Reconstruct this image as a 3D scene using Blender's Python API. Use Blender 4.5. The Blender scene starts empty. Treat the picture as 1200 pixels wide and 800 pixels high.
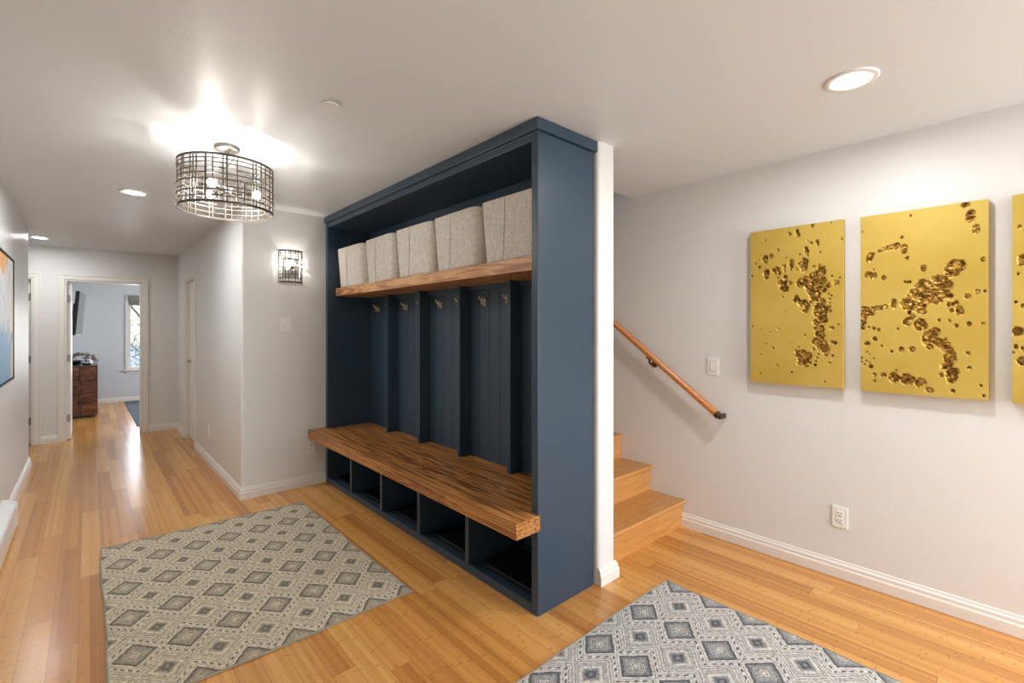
import bpy, bmesh, math, random
import numpy as np
from mathutils import Vector, Matrix

# ------------------------------------------------------------------ camera, world, lights
SC = bpy.context.scene
COL = SC.collection
F_PX, CX, HORIZON = 553.0, 600.0, 386.0
EYE = 1.405
YAW = math.atan((600 - 103) / F_PX)
cam_d = bpy.data.cameras.new('camera'); cam = bpy.data.objects.new('camera', cam_d); COL.objects.link(cam)
cam.location = (0, 0, EYE); cam.rotation_euler = (math.pi / 2, 0, -YAW)
cam_d.sensor_fit = 'HORIZONTAL'; cam_d.sensor_width = 36.0; cam_d.lens = 36.0 * F_PX / 1200.0
cam_d.shift_y = -(400 - HORIZON) / 1200.0
cam_d.clip_start = 0.05
SC.camera = cam

world = bpy.data.worlds.new('world'); SC.world = world; world.use_nodes = True
wn = world.node_tree.nodes; wl = world.node_tree.links; wn.clear()
wo = wn.new('ShaderNodeOutputWorld'); wb = wn.new('ShaderNodeBackground'); ws = wn.new('ShaderNodeTexSky')
ws.sky_type = 'NISHITA'; ws.sun_disc = False; ws.sun_elevation = math.radians(38); ws.sun_rotation = math.radians(200)
wl.new(ws.outputs[0], wb.inputs[0]); wl.new(wb.outputs[0], wo.inputs[0]); wb.inputs[1].default_value = 0.45

def area(name, loc, rot, sx, sy, power, color):
    d = bpy.data.lights.new(name, 'AREA'); d.shape = 'RECTANGLE'; d.size = sx; d.size_y = sy
    d.energy = power; d.color = color
    o = bpy.data.objects.new(name, d); o.location = loc; o.rotation_euler = rot; COL.objects.link(o); return o
DAY = (0.90, 0.95, 1.0)
# daylight area lights; only the bedroom back window is seen, the rest are added
area('added_front_daylight', (2.35, -2.72, 1.35), (math.radians(-90), 0, math.pi), 1.45, 1.9, 112, DAY)  # added light for a guessed, unseen window behind the camera
area('daylight_bedroom_window', (1.2, 12.22, 1.35), (math.radians(90), 0, math.pi), 1.3, 1.45, 40, (0.97, 0.98, 1.0))
area('added_bedroom_side_light', (3.55, 10.2, 1.4), (math.radians(90), 0, math.radians(90)), 1.6, 1.4, 55, (0.97, 0.98, 1.0))  # added light from an unseen side opening, to brighten the bedroom
CAN_W, BULB_W, SCONCE_W = 18.0, 6.3, 3.2
CAN_COL, BULB_COL = (0.97, 0.97, 0.98), (1.0, 0.94, 0.86)
area('added_stair_light', (2.7, 6.90, 3.9), (math.radians(90), 0, math.pi), 0.8, 1.2, 22, DAY)  # added unseen light upstairs that keeps the stairwell from going dark

SC.view_settings.view_transform = 'Standard'; SC.view_settings.look = 'None'
SC.cycles.sample_clamp_indirect = 3.0; SC.cycles.caustics_reflective = False; SC.cycles.caustics_refractive = False
SC.view_settings.exposure = 0.22; SC.view_settings.gamma = 1.0; SC.view_settings.use_curve_mapping = False

# ------------------------------------------------------------------ node helpers
def srgb(r, g, b):
    f = lambda c: (c / 255 / 12.92) if c / 255 <= 0.04045 else ((c / 255 + 0.055) / 1.055) ** 2.4
    return (f(r), f(g), f(b), 1.0)

class Mat:
    def __init__(s, name, color=(.8, .8, .8, 1), rough=.5, metal=0.0, spec=.5, coat=0.0):
        s.m = bpy.data.materials.new(name); s.m.use_nodes = True
        s.nt = s.m.node_tree; s.nt.nodes.clear()
        s.out = s.nt.nodes.new('ShaderNodeOutputMaterial'); s.b = s.nt.nodes.new('ShaderNodeBsdfPrincipled')
        s.nt.links.new(s.b.outputs[0], s.out.inputs[0])
        s.b.inputs['Base Color'].default_value = color; s.b.inputs['Roughness'].default_value = rough
        s.b.inputs['Metallic'].default_value = metal; s.b.inputs['Specular IOR Level'].default_value = spec
        s.b.inputs['Coat Weight'].default_value = coat
    def put(s, sock, v):
        if isinstance(v, bpy.types.NodeSocket): s.nt.links.new(v, sock)
        elif v is not None: sock.default_value = v
    def set(s, name, v): s.put(s.b.inputs[name], v)
    def math(s, op, a, b=None, c=None):
        n = s.nt.nodes.new('ShaderNodeMath'); n.operation = op
        s.put(n.inputs[0], a)
        if b is not None: s.put(n.inputs[1], b)
        if c is not None: s.put(n.inputs[2], c)
        return n.outputs[0]
    def obj(s):
        return s.nt.nodes.new('ShaderNodeTexCoord').outputs['Object']
    def sep(s, v):
        n = s.nt.nodes.new('ShaderNodeSeparateXYZ'); s.put(n.inputs[0], v); return n.outputs
    def comb(s, x, y, z=0.0):
        n = s.nt.nodes.new('ShaderNodeCombineXYZ'); s.put(n.inputs[0], x); s.put(n.inputs[1], y); s.put(n.inputs[2], z); return n.outputs[0]
    def scale(s, v, sc):
        n = s.nt.nodes.new('ShaderNodeMapping'); s.put(n.inputs[0], v); n.inputs[3].default_value = sc; return n.outputs[0]
    def noise(s, v, scale, detail=3, rough=.5, dist=0.0):
        n = s.nt.nodes.new('ShaderNodeTexNoise'); s.put(n.inputs['Vector'], v)
        n.inputs['Scale'].default_value = scale; n.inputs['Detail'].default_value = detail
        n.inputs['Roughness'].default_value = rough; n.inputs['Distortion'].default_value = dist; return n.outputs[0]
    def white(s, v):
        n = s.nt.nodes.new('ShaderNodeTexWhiteNoise'); n.noise_dimensions = '3D'; s.put(n.inputs['Vector'], v); return n.outputs['Value']
    def voro(s, v, scale):
        n = s.nt.nodes.new('ShaderNodeTexVoronoi'); s.put(n.inputs['Vector'], v); n.inputs['Scale'].default_value = scale; return n.outputs
    def ramp(s, f, stops, interp='LINEAR'):
        n = s.nt.nodes.new('ShaderNodeValToRGB'); n.color_ramp.interpolation = interp; e = n.color_ramp.elements
        e[0].position, e[0].color = stops[0]; e[1].position, e[1].color = stops[-1]
        for p, c in stops[1:-1]:
            k = e.new(p); k.color = c
        s.put(n.inputs[0], f); return n.outputs[0]
    def mix(s, f, a, b, mode='MIX'):
        n = s.nt.nodes.new('ShaderNodeMix'); n.data_type = 'RGBA'; n.blend_type = mode
        s.put(n.inputs[0], f); s.put(n.inputs[6], a); s.put(n.inputs[7], b); return n.outputs[2]
    def bump(s, h, strength=.3, dist=.01):
        n = s.nt.nodes.new('ShaderNodeBump'); n.inputs['Strength'].default_value = strength; n.inputs['Distance'].default_value = dist
        s.put(n.inputs['Height'], h); s.nt.links.new(n.outputs[0], s.b.inputs['Normal'])
    def attr(s, name):
        n = s.nt.nodes.new('ShaderNodeAttribute'); n.attribute_name = name; return n.outputs
    def random(s):
        return s.nt.nodes.new('ShaderNodeObjectInfo').outputs['Random']

def plain(name, rgb, rough=.5, metal=0.0, spec=.5, bump=None):
    m = Mat(name, srgb(*rgb), rough, metal, spec)
    if bump: m.bump(m.noise(m.obj(), bump[0], 3), bump[1], bump[2])
    return m.m

def paint(name, rgb, rough=.45, spec=.35, amt=.12):
    m = Mat(name, srgb(*rgb), rough, 0, spec); c = m.obj()
    h = m.math('ADD', m.noise(c, 120, 3), m.math('MULTIPLY', m.noise(c, 9, 3), 1.5))
    m.bump(h, amt, .004); return m.m

M = {}
M['wall'] = paint('wall_paint', (224, 224, 222), .42, .35)
M['ceiling'] = paint('ceiling_paint', (225, 230, 234), .42, .4, .16)
M['bedroom'] = paint('bedroom_paint', (212, 215, 217), .5, .3)
M['trim'] = plain('white_trim_paint', (232, 229, 223), .35, 0, .5)
M['white'] = plain('white_plastic', (238, 237, 233), .3)
M['white_shadow'] = plain('white_plastic_shade_tone', (150, 148, 144), .4)  # shaded copy of the white plastic; gap shade around rockers put into colour
M['slot'] = plain('dark_slot', (50, 48, 46), .5)
M['nickel'] = plain('brushed_nickel', (176, 172, 166), .35, 1.0)
M['hinge'] = plain('hinge_steel', (150, 146, 140), .4, .9)
M['brass'] = plain('champagne_metal', (235, 220, 190), .3, .6)
M['bronze'] = plain('dark_bronze_metal', (82, 75, 68), .4, .35)
M['bronze_dark'] = plain('aged_bronze', (84, 66, 48), .4, .8)
M['black'] = plain('black_plastic', (22, 22, 24), .4)
M['frame'] = plain('dark_metal_frame', (52, 50, 52), .35, .5)
M['frame_silver'] = plain('silver_frame_edge', (150, 146, 140), .35, .7)

def navy():
    m = Mat('navy_satin_paint', srgb(48, 67, 84), .36, 0, .5)
    c = m.obj(); m.bump(m.noise(m.scale(c, (1, 1, .15)), 160, 2), .06, .002)
    return m.m
M['navy'] = navy()
M['navy_dark'] = plain('navy_groove_paint', (30, 42, 56), .5)

def wood(name, stops, along=1, sc=(9, .8, 9), fine=(110, 2.4, 110), rough=.35, warp=1.4, contrast=1.0):
    m = Mat(name, (1, 1, 1, 1), rough, 0, .45); c = m.obj()
    perm = {0: lambda v: (v[1], v[0], v[2]), 1: lambda v: v, 2: lambda v: (v[0], v[2], v[1])}[along]
    n1 = m.noise(m.scale(c, perm(sc)), 1.0, 4, .6, warp)
    w = m.math('FRACT', m.math('MULTIPLY', n1, 7.0))
    w = m.math('ABSOLUTE', m.math('SUBTRACT', m.math('MULTIPLY', w, 2.0), 1.0))
    n2 = m.noise(m.scale(c, perm(fine)), 1.0, 3, .6)
    f = m.math('ADD', m.math('MULTIPLY', w, .38 * contrast), m.math('MULTIPLY', n2, .62))
    m.set('Base Color', m.ramp(f, stops)); m.bump(f, .05, .002)
    return m.m
M['bench'] = wood('walnut_bench_wood', [(.30, srgb(92, 54, 24)), (.42, srgb(140, 88, 42)), (.54, srgb(176, 116, 58)), (.74, srgb(206, 150, 88))], sc=(13, .6, 34), fine=(120, 1.6, 200), warp=.6)
M['shelf'] = wood('walnut_shelf_wood', [(.26, srgb(130, 84, 46)), (.42, srgb(180, 124, 74)), (.58, srgb(206, 154, 100)), (.80, srgb(224, 182, 130))], warp=.9)
M['rail'] = wood('handrail_wood', [(.2, srgb(142, 84, 36)), (.5, srgb(172, 106, 50)), (.85, srgb(186, 122, 64))], sc=(20, 1, 20), rough=.28)
M['stair'] = wood('bamboo_stair_wood', [(.2, srgb(176, 120, 62)), (.5, srgb(208, 152, 88)), (.8, srgb(222, 170, 106))], along=0, sc=(9, 1.1, 9), fine=(130, 3.5, 130), rough=.3, contrast=.3, warp=.3)

def floor_mat():
    m = Mat('bamboo_plank_floor', (1, 1, 1, 1), .24, 0, .5)
    x, y, z = m.sep(m.obj())
    W, S, L = .096, .0192, 1.27
    px = m.math('DIVIDE', m.math('ADD', x, 20.0), W); row = m.math('FLOOR', px)
    r1 = m.white(m.comb(row, 3.7, 1.3))
    py = m.math('ADD', m.math('DIVIDE', y, L), m.math('MULTIPLY', r1, 9.0)); colm = m.math('FLOOR', py)
    hid = m.white(m.comb(row, colm, 5.1))
    sx = m.math('DIVIDE', m.math('ADD', x, 20.0), S); si = m.math('FLOOR', sx)
    hs = m.white(m.comb(si, colm, 9.2))
    ky = m.math('FRACT', m.math('ADD', m.math('DIVIDE', y, .23), m.math('MULTIPLY', m.white(m.comb(si, colm, 2.2)), 5.0)))
    kn = m.math('SUBTRACT', 1.0, m.math('MINIMUM', m.math('DIVIDE', m.math('ABSOLUTE', m.math('SUBTRACT', ky, .5)), .022), 1.0))
    on = m.noise(m.obj(), 6, 2)
    kn = m.math('MULTIPLY', kn, m.math('MULTIPLY', on, 1.0))
    grain = m.noise(m.comb(m.math('MULTIPLY', x, 260), m.math('MULTIPLY', y, 5)), 1.0, 3, .6)
    f = m.math('ADD', m.math('MULTIPLY', hid, .50), m.math('ADD', m.math('MULTIPLY', hs, .28), m.math('MULTIPLY', grain, .30)))
    col = m.ramp(f, [(.15, srgb(168, 110, 54)), (.40, srgb(194, 134, 70)), (.62, srgb(208, 150, 80)), (.95, srgb(222, 170, 102))])
    col = m.mix(m.math('MULTIPLY', kn, .9), col, srgb(128, 76, 34))
    fx = m.math('FRACT', px); ex = m.math('LESS_THAN', m.math('MINIMUM', fx, m.math('SUBTRACT', 1.0, fx)), .011)
    fy = m.math('FRACT', py); ey = m.math('LESS_THAN', fy, .0017)
    seam = m.math('MAXIMUM', ex, ey)
    col = m.mix(m.math('MULTIPLY', seam, .55), col, srgb(104, 62, 30))
    m.set('Base Color', col)
    m.bump(m.math('ADD', m.math('MULTIPLY', seam, -1.0), m.math('MULTIPLY', grain, .1)), .18, .002)
    return m.m
M['floor'] = floor_mat()

def rug_mat(name, x0, y0, swap, light, tan, mid, dark):
    m = Mat(name, (1, 1, 1, 1), .95, 0, .1); c = m.obj()
    X, Y, Z = m.sep(c)
    if swap: X, Y = Y, X
    jn = m.noise(c, 30, 2); jn2 = m.noise(m.scale(c, (1, 1, 1)), 47, 2)
    X = m.math('ADD', X, m.math('MULTIPLY', m.math('SUBTRACT', jn, .5), .010))
    Y = m.math('ADD', Y, m.math('MULTIPLY', m.math('SUBTRACT', jn2, .5), .012))
    def tri(v, o, p):
        t = m.math('SUBTRACT', m.math('FRACT', m.math('ADD', m.math('DIVIDE', m.math('SUBTRACT', v, o), p), 20.5)), .5)
        return m.math('MULTIPLY', m.math('ABSOLUTE', t), 2.0)
    ax = tri(X, x0, .187); ay = m.math('MULTIPLY', tri(Y, y0, .352), 1.6)
    d = m.math('ADD', ax, ay)                       # 0 dark diamond centre, 2.6 small diamond centre
    L, T, D, K = light, tan, mid, dark
    st = [(0, L), (.12, D), (.18, L), (.25, D), (.33, T), (.38, D), (.46, T), (.51, D), (.70, K), (.86, L), (1.00, D), (1.035, L), (1.33, D), (1.365, L), (1.47, T), (1.52, D), (1.56, L), (1.68, D), (1.72, T), (1.86, D), (1.90, L), (2.10, T), (2.16, D), (2.30, K), (2.48, D)]
    col = m.ramp(m.math('DIVIDE', d, 2.6), [(p / 2.6, q) for p, q in st] + [(1.0, D)], 'CONSTANT')
    band = m.math('LESS_THAN', m.math('ABSOLUTE', m.math('SUBTRACT', d, 1.19)), .06)
    dots = m.math('LESS_THAN', m.math('ABSOLUTE', m.math('SUBTRACT', m.math('FRACT', m.math('MULTIPLY', X, 8 / .187)), .5)), .25)
    col = m.mix(m.math('MULTIPLY', band, dots), col, K)
    # dashes across the loops
    loop = m.noise(m.scale(c, (1, 1, 1)), 260, 2, .7)
    big = m.noise(c, 75, 3, .7)
    tw = m.math('ADD', m.math('MULTIPLY', loop, .6), m.math('MULTIPLY', big, .4))
    fl = m.ramp(tw, [(.36, (.34, .34, .35, 1)), (.50, (.92, .92, .92, 1)), (.64, (1.3, 1.3, 1.3, 1))])
    col = m.mix(1.0, col, fl, 'MULTIPLY')
    m.set('Base Color', col); m.bump(m.math('ADD', loop, big), .7, .006)
    return m.m
M['rug1'] = rug_mat('beige_diamond_rug_wool', .15, 2.585, False, srgb(224, 211, 186), srgb(204, 190, 163), srgb(168, 157, 137), srgb(126, 119, 108))
M['rug2'] = rug_mat('daylight_tinted_rug_wool', 1.113, 1.690, True, srgb(220, 215, 208), srgb(198, 194, 188), srgb(150, 149, 149), srgb(108, 109, 113))  # same wool as the other rug, cool daylight cast mixed into the colours
M['rug_edge'] = plain('rug_binding', (150, 141, 126), .95)
def soft(name, a, b, sc=180):
    m = Mat(name, (1, 1, 1, 1), .95, 0, .1); c = m.obj()
    n = m.math('ADD', m.math('MULTIPLY', m.noise(c, sc, 3, .7), .6), m.math('MULTIPLY', m.noise(c, sc / 4, 3), .4))
    m.set('Base Color', m.ramp(n, [(.36, a), (.62, b)])); m.bump(n, .35, .003); return m.m
M['felt'] = soft('heathered_felt', srgb(190, 183, 174), srgb(230, 224, 215))
M['felt_seam'] = plain('felt_seam_thread', (142, 134, 124), .9)
M['bedrug'] = soft('slate_rug_wool', srgb(70, 80, 90), srgb(120, 130, 138), 60)
M['shade'] = soft('woven_shade_cloth', srgb(128, 126, 118), srgb(150, 148, 140), 120)

def gold_mat():
    m = Mat('gold_leaf_relief', (1, 1, 1, 1), .5, .2, .35); c = m.obj()
    a = m.attr('crater')[2]
    n = m.noise(c, 2.2, 3, .5); n2 = m.noise(c, 45, 4, .6)
    base = m.ramp(n, [(.3, srgb(186, 156, 66)), (.6, srgb(198, 170, 82)), (.8, srgb(206, 182, 98))])
    rock = m.ramp(n2, [(.36, srgb(84, 56, 18)), (.52, srgb(150, 112, 44)), (.66, srgb(216, 178, 94))])
    m.set('Base Color', m.mix(a, base, rock))
    m.set('Metallic', m.math('ADD', .18, m.math('MULTIPLY', a, .5)))
    m.set('Roughness', m.math('ADD', .48, m.math('MULTIPLY', a, -.14)))
    m.bump(m.math('MULTIPLY', n2, a), .5, .004)
    return m.m
M['gold'] = gold_mat()

def abstract_mat():
    m = Mat('abstract_canvas', (1, 1, 1, 1), .55, 0, .3); c = m.obj()
    x, y, z = m.sep(c)
    n = m.noise(m.scale(c, (1, 3.2, 1.4)), 3.0, 6, .65, .8)
    col = m.ramp(n, [(.28, srgb(122, 128, 138)), (.42, srgb(176, 182, 188)), (.52, srgb(204, 206, 206)), (.66, srgb(160, 158, 156))])
    nz = m.math('ADD', z, m.math('MULTIPLY', m.math('SUBTRACT', n, .5), .9))
    ny = m.math('ADD', y, m.math('MULTIPLY', m.math('SUBTRACT', n, .5), .5))
    col = m.mix(m.ramp(nz, [(.34, (1, 1, 1, 1)), (.42, (0, 0, 0, 1))]), col, srgb(112, 152, 184))
    col = m.mix(m.math('GREATER_THAN', ny, .52), col, srgb(226, 208, 168))
    col = m.mix(m.math('MULTIPLY', m.math('GREATER_THAN', nz, .78), m.math('LESS_THAN', ny, .30)), col, srgb(198, 146, 92))
    col = m.mix(m.math('GREATER_THAN', m.noise(m.scale(c, (1, 1, 2.5)), 8, 6, .75, 1.5), .665), col, srgb(70, 66, 66))
    m.set('Base Color', col); m.bump(n, .2, .004); return m.m
M['abstract'] = abstract_mat()

def emit(name, col, strength):
    m = bpy.data.materials.new(name); m.use_nodes = True; nt = m.node_tree; nt.nodes.clear()
    o = nt.nodes.new('ShaderNodeOutputMaterial'); e = nt.nodes.new('ShaderNodeEmission')
    e.inputs[0].default_value = (*col, 1); e.inputs[1].default_value = strength
    nt.links.new(e.outputs[0], o.inputs[0]); return m
def glass(name, tint=(1, 1, 1, 1), gloss=.12):
    m = bpy.data.materials.new(name); m.use_nodes = True; nt = m.node_tree; nt.nodes.clear()
    o = nt.nodes.new('ShaderNodeOutputMaterial'); t = nt.nodes.new('ShaderNodeBsdfTransparent'); g = nt.nodes.new('ShaderNodeBsdfGlossy')
    x = nt.nodes.new('ShaderNodeMixShader'); lw = nt.nodes.new('ShaderNodeLayerWeight'); lw.inputs[0].default_value = gloss
    g.inputs['Roughness'].default_value = .03; t.inputs[0].default_value = tint
    nt.links.new(lw.outputs['Fresnel'], x.inputs[0]); nt.links.new(t.outputs[0], x.inputs[1]); nt.links.new(g.outputs[0], x.inputs[2])
    nt.links.new(x.outputs[0], o.inputs[0]); return m
M['glass'] = glass('window_glass')
M['blue_glass'] = glass('pale_blue_vase_glass', (.86, .93, .98, 1), .8)
M['bark'] = plain('tree_bark', (112, 104, 96), .9)
M['ground'] = plain('pale_outdoor_ground', (196, 194, 184), .9)
M['foliage'] = plain('winter_shrub_twigs', (120, 122, 104), .95)

def dresser_mat():
    m = Mat('reclaimed_wood_blocks', (1, 1, 1, 1), .5, 0, .3); c = m.obj()
    v = m.white(m.random()); 
    off = m.math('MULTIPLY', m.random(), 30.0)
    x, y, z = m.sep(c)
    n = m.noise(m.comb(m.math('MULTIPLY', x, 5), m.math('MULTIPLY', y, 5), m.math('ADD', m.math('MULTIPLY', z, 16), off)), 1.0, 5, .6, 1.0)
    m.set('Base Color', m.ramp(n, [(.3, srgb(66, 38, 26)), (.5, srgb(108, 66, 46)), (.7, srgb(146, 96, 68))]))
    return m.m
M['dresser'] = dresser_mat()
M['dresser_top'] = plain('dark_glossy_top', (96, 84, 78), .15)
M['screen'] = plain('tv_screen', (16, 18, 22), .08, 0, .8)
M['dried'] = plain('dried_garland', (120, 104, 70), .9)
M['rubber'] = plain('black_rubber', (16, 18, 20), .45)

# ------------------------------------------------------------------ geometry helpers
def new(name, bm, mat, parent=None, bevel=0, smooth=False, seg=2):
    me = bpy.data.meshes.new(name); bmesh.ops.recalc_face_normals(bm, faces=bm.faces[:]); bm.to_mesh(me); bm.free()
    me.materials.append(mat); o = bpy.data.objects.new(name, me); COL.objects.link(o)
    if parent is not None: o.parent = parent
    if bevel:
        b = o.modifiers.new('bevel', 'BEVEL'); b.width = bevel; b.segments = seg; b.limit_method = 'ANGLE'; b.angle_limit = math.radians(40)
        b.harden_normals = False
    if smooth:
        for p in me.polygons: p.use_smooth = True
    return o
def bx(bm, x0, x1, y0, y1, z0, z1, mtx=None):
    v = [bm.verts.new((x, y, z)) for x in (x0, x1) for y in (y0, y1) for z in (z0, z1)]
    for f in ((0, 1, 3, 2), (4, 6, 7, 5), (0, 4, 5, 1), (2, 3, 7, 6), (0, 2, 6, 4), (1, 5, 7, 3)): bm.faces.new([v[i] for i in f])
    if mtx is not None:
        for q in v: q.co = mtx @ q.co
    return v
def boxes(l):
    bm = bmesh.new()
    for b in l: bx(bm, *b)
    return bm
def prism(bm, pts, z0, z1):
    a = [bm.verts.new((x, y, z0)) for x, y in pts]; b = [bm.verts.new((x, y, z1)) for x, y in pts]; n = len(pts)
    bm.faces.new(a[::-1]); bm.faces.new(b)
    for i in range(n): bm.faces.new((a[i], a[(i + 1) % n], b[(i + 1) % n], b[i]))
def cyl(bm, c, axis, r, h, n=24, r2=None):
    """frustum from point c along axis, length h"""
    ax = Vector(axis).normalized(); q = Vector((0, 0, 1)).rotation_difference(ax).to_matrix().to_4x4()
    m = Matrix.Translation(Vector(c) + ax * h / 2) @ q
    bmesh.ops.create_cone(bm, cap_ends=True, segments=n, radius1=r, radius2=r if r2 is None else r2, depth=h, matrix=m)
def tube(bm, pts, r, n=8, closed=False):
    pts = [Vector(p) for p in pts]; rings = []
    up = Vector((0, 0, 1)); N = len(pts)
    for i, p in enumerate(pts):
        a = pts[i - 1] if (i > 0 or closed) else p; b = pts[(i + 1) % N] if (i < N - 1 or closed) else p
        t = (b - a).normalized(); s = t.cross(up)
        if s.length < 1e-3: s = t.cross(Vector((1, 0, 0)))
        s.normalize(); u = s.cross(t); rr = r[i] if isinstance(r, (list, tuple)) else r
        rings.append([bm.verts.new(p + (s * math.cos(k * 2 * math.pi / n) + u * math.sin(k * 2 * math.pi / n)) * rr) for k in range(n)])
    for i in range(N if closed else N - 1):
        A, B = rings[i], rings[(i + 1) % N]
        for k in range(n): bm.faces.new((A[k], A[(k + 1) % n], B[(k + 1) % n], B[k]))
    if not closed: bm.faces.new(rings[0][::-1]); bm.faces.new(rings[-1])
def lathe(bm, c, prof, n=32, a0=0, a1=2 * math.pi):
    full = abs(a1 - a0 - 2 * math.pi) < 1e-6; rings = []
    for r, z in prof:
        rings.append([bm.verts.new((c[0] + r * math.cos(a0 + (a1 - a0) * k / n), c[1] + r * math.sin(a0 + (a1 - a0) * k / n), c[2] + z)) for k in range(n if full else n + 1)])
    for A, B in zip(rings, rings[1:]):
        for k in range(n): bm.faces.new((A[k], A[(k + 1) % len(A)], B[(k + 1) % len(B)], B[k]))
def ringbar(bm, c, r, z0, z1, t, a0=0, a1=2 * math.pi, n=72):
    """flat bar bent round an arc"""
    full = abs(a1 - a0 - 2 * math.pi) < 1e-6; n = max(2, int(n * (a1 - a0) / (2 * math.pi))); R = []
    for k in range(n if full else n + 1):
        a = a0 + (a1 - a0) * k / n; ca, sa = math.cos(a), math.sin(a)
        R.append([bm.verts.new((c[0] + q * ca, c[1] + q * sa, c[2] + z)) for q, z in ((r, z0), (r + t, z0), (r + t, z1), (r, z1))])
    m = len(R)
    for i in range(m if full else m - 1):
        A, B = R[i], R[(i + 1) % m]
        for j in range(4): bm.faces.new((A[j], A[(j + 1) % 4], B[(j + 1) % 4], B[j]))
    if not full: bm.faces.new(R[0]); bm.faces.new(R[-1][::-1])
def thing(name, label, cat, loc=(0, 0, 0), group=None):
    o = bpy.data.objects.new(name, None); COL.objects.link(o); o.location = loc; o.empty_display_size = .1
    o['label'] = label; o['category'] = cat
    if group: o['group'] = group
    bpy.context.view_layer.update(); return o
def part(name, bm, mat, parent, label=None, **k):
    """mesh written in world coordinates, kept where it is under its thing"""
    root = parent
    while root.parent is not None: root = root.parent
    l = root.location
    for v in bm.verts: v.co = v.co - l
    o = new(name, bm, mat, parent, **k)
    if label: o['label'] = label
    return o
def tag(o, label, cat, group=None):
    o['label'] = label; o['category'] = cat
    if group: o['group'] = group
    return o
def struct(name, bm, mat, parent=None, **k):
    o = new(name, bm, mat, parent, **k)
    if parent is None: o['kind'] = 'structure'
    return o
def arc(cx, cy, r, a0, a1, n=5):
    return [(cx + r * math.cos(math.radians(a0 + (a1 - a0) * i / n)), cy + r * math.sin(math.radians(a0 + (a1 - a0) * i / n))) for i in range(n + 1)]

# ------------------------------------------------------------------ room shell
H = 2.44
XL, XR, XH = -.455, 3.175, .945
YS, YE, YB, YF = 4.40, 8.16, 11.95, -2.6
struct('floor', boxes([(-1.82, 3.62, -2.72, 12.07, -.12, 0)]), M['floor'])
struct('ceiling', boxes([(-1.82, 2.23, -2.72, 12.07, H, H + .22), (2.23, 3.295, -2.72, 2.135, H, H + .22), (2.23, 3.62, 8.16, 12.07, H, H + .22)]), M['ceiling'])
struct('ceiling', boxes([(2.08, 3.295, 2.0, 7.02, 4.9, 5.0)]), M['ceiling'])
bm = bmesh.new(); r = .02
prism(bm, [(XL - .12, YF)] + [(XL, YF)] + arc(XL - r, 6.95 - r, r, 0, 90) + [(-1.70, 6.95), (-1.70, 6.83), (XL - .12, 6.83)], 0, H)
struct('wall_left', bm, M['wall'])
struct('wall_passage', boxes([(-1.82, -1.70, 6.83, YE, 0, H)]), M['wall'])
def wall_end():
    return boxes([(-1.82, -1.26, YE, YE + .12, 0, H), (-1.26, -.50, YE, YE + .12, 2.03, H), (-.50, -.212, YE, YE + .12, 0, H),
                  (-.212, .544, YE, YE + .12, 2.03, H), (.544, 2.23, YE, YE + .12, 0, H)])
struct('wall_end', wall_end(), M['wall'])
bm = bmesh.new()
prism(bm, [(2.08, YS), (2.08, YS + .12), (XH + .12, YS + .12), (XH + .12, 6.65), (XH, 6.65)] + arc(XH + r, YS + r, r, 180, 270), 0, H)
bx(bm, XH, XH + .12, 6.65, 7.35, 2.03, H); bx(bm, XH, XH + .12, 7.35, YE, 0, H)
struct('wall_center', bm, M['wall'])
bm = bmesh.new(); r = .022
prism(bm, arc(2.08 + r, 1.605 + r, r, 180, 270) + arc(2.23 - r, 1.605 + r, r, 270, 360) + [(2.23, 7.02), (2.08, 7.02)], 0, H)
struct('wall_partition', bm, M['wall'])
struct('wall_right', boxes([(XR, XR + .12, YF - .12, 7.02, 0, 5.0)]), M['wall'])
struct('wall_stair_left', boxes([(2.11, 2.23, 2.135, 7.02, H + .22, 4.9), (2.11, XR, 2.015, 2.135, H + .22, 4.9)]), M['wall'])
struct('wall_stair_end', boxes([(2.23, XR, 6.90 + .12, 7.14, 0, 3.3), (2.23, XR, 7.02, 7.14, 4.5, 4.9), (2.23, 2.3, 7.02, 7.14, 3.3, 4.5), (3.1, XR, 7.02, 7.14, 3.3, 4.5)]), M['wall'])
struct('wall_front', boxes([(XL - .12, 1.60, YF - .12, YF, 0, H), (3.10, XR, YF - .12, YF, 0, H), (1.60, 3.10, YF - .12, YF, 2.3, H), (1.60, 3.10, YF - .12, YF, 0, .4)]), M['wall'])
w1 = struct('added_window_1', boxes([(1.60, 1.65, YF - .1, YF, .4, 2.3), (3.05, 3.10, YF - .1, YF, .4, 2.3), (2.33, 2.37, YF - .1, YF, .45, 2.25), (1.65, 3.05, YF - .1, YF, .4, .45), (1.65, 3.05, YF - .1, YF, 2.25, 2.3)]), M['trim'])  # guessed window, added out of view so daylight has a way in
struct('window_pane', boxes([(1.65, 3.05, YF - .055, YF - .05, .45, 2.25)]), M['glass'], w1)
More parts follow.
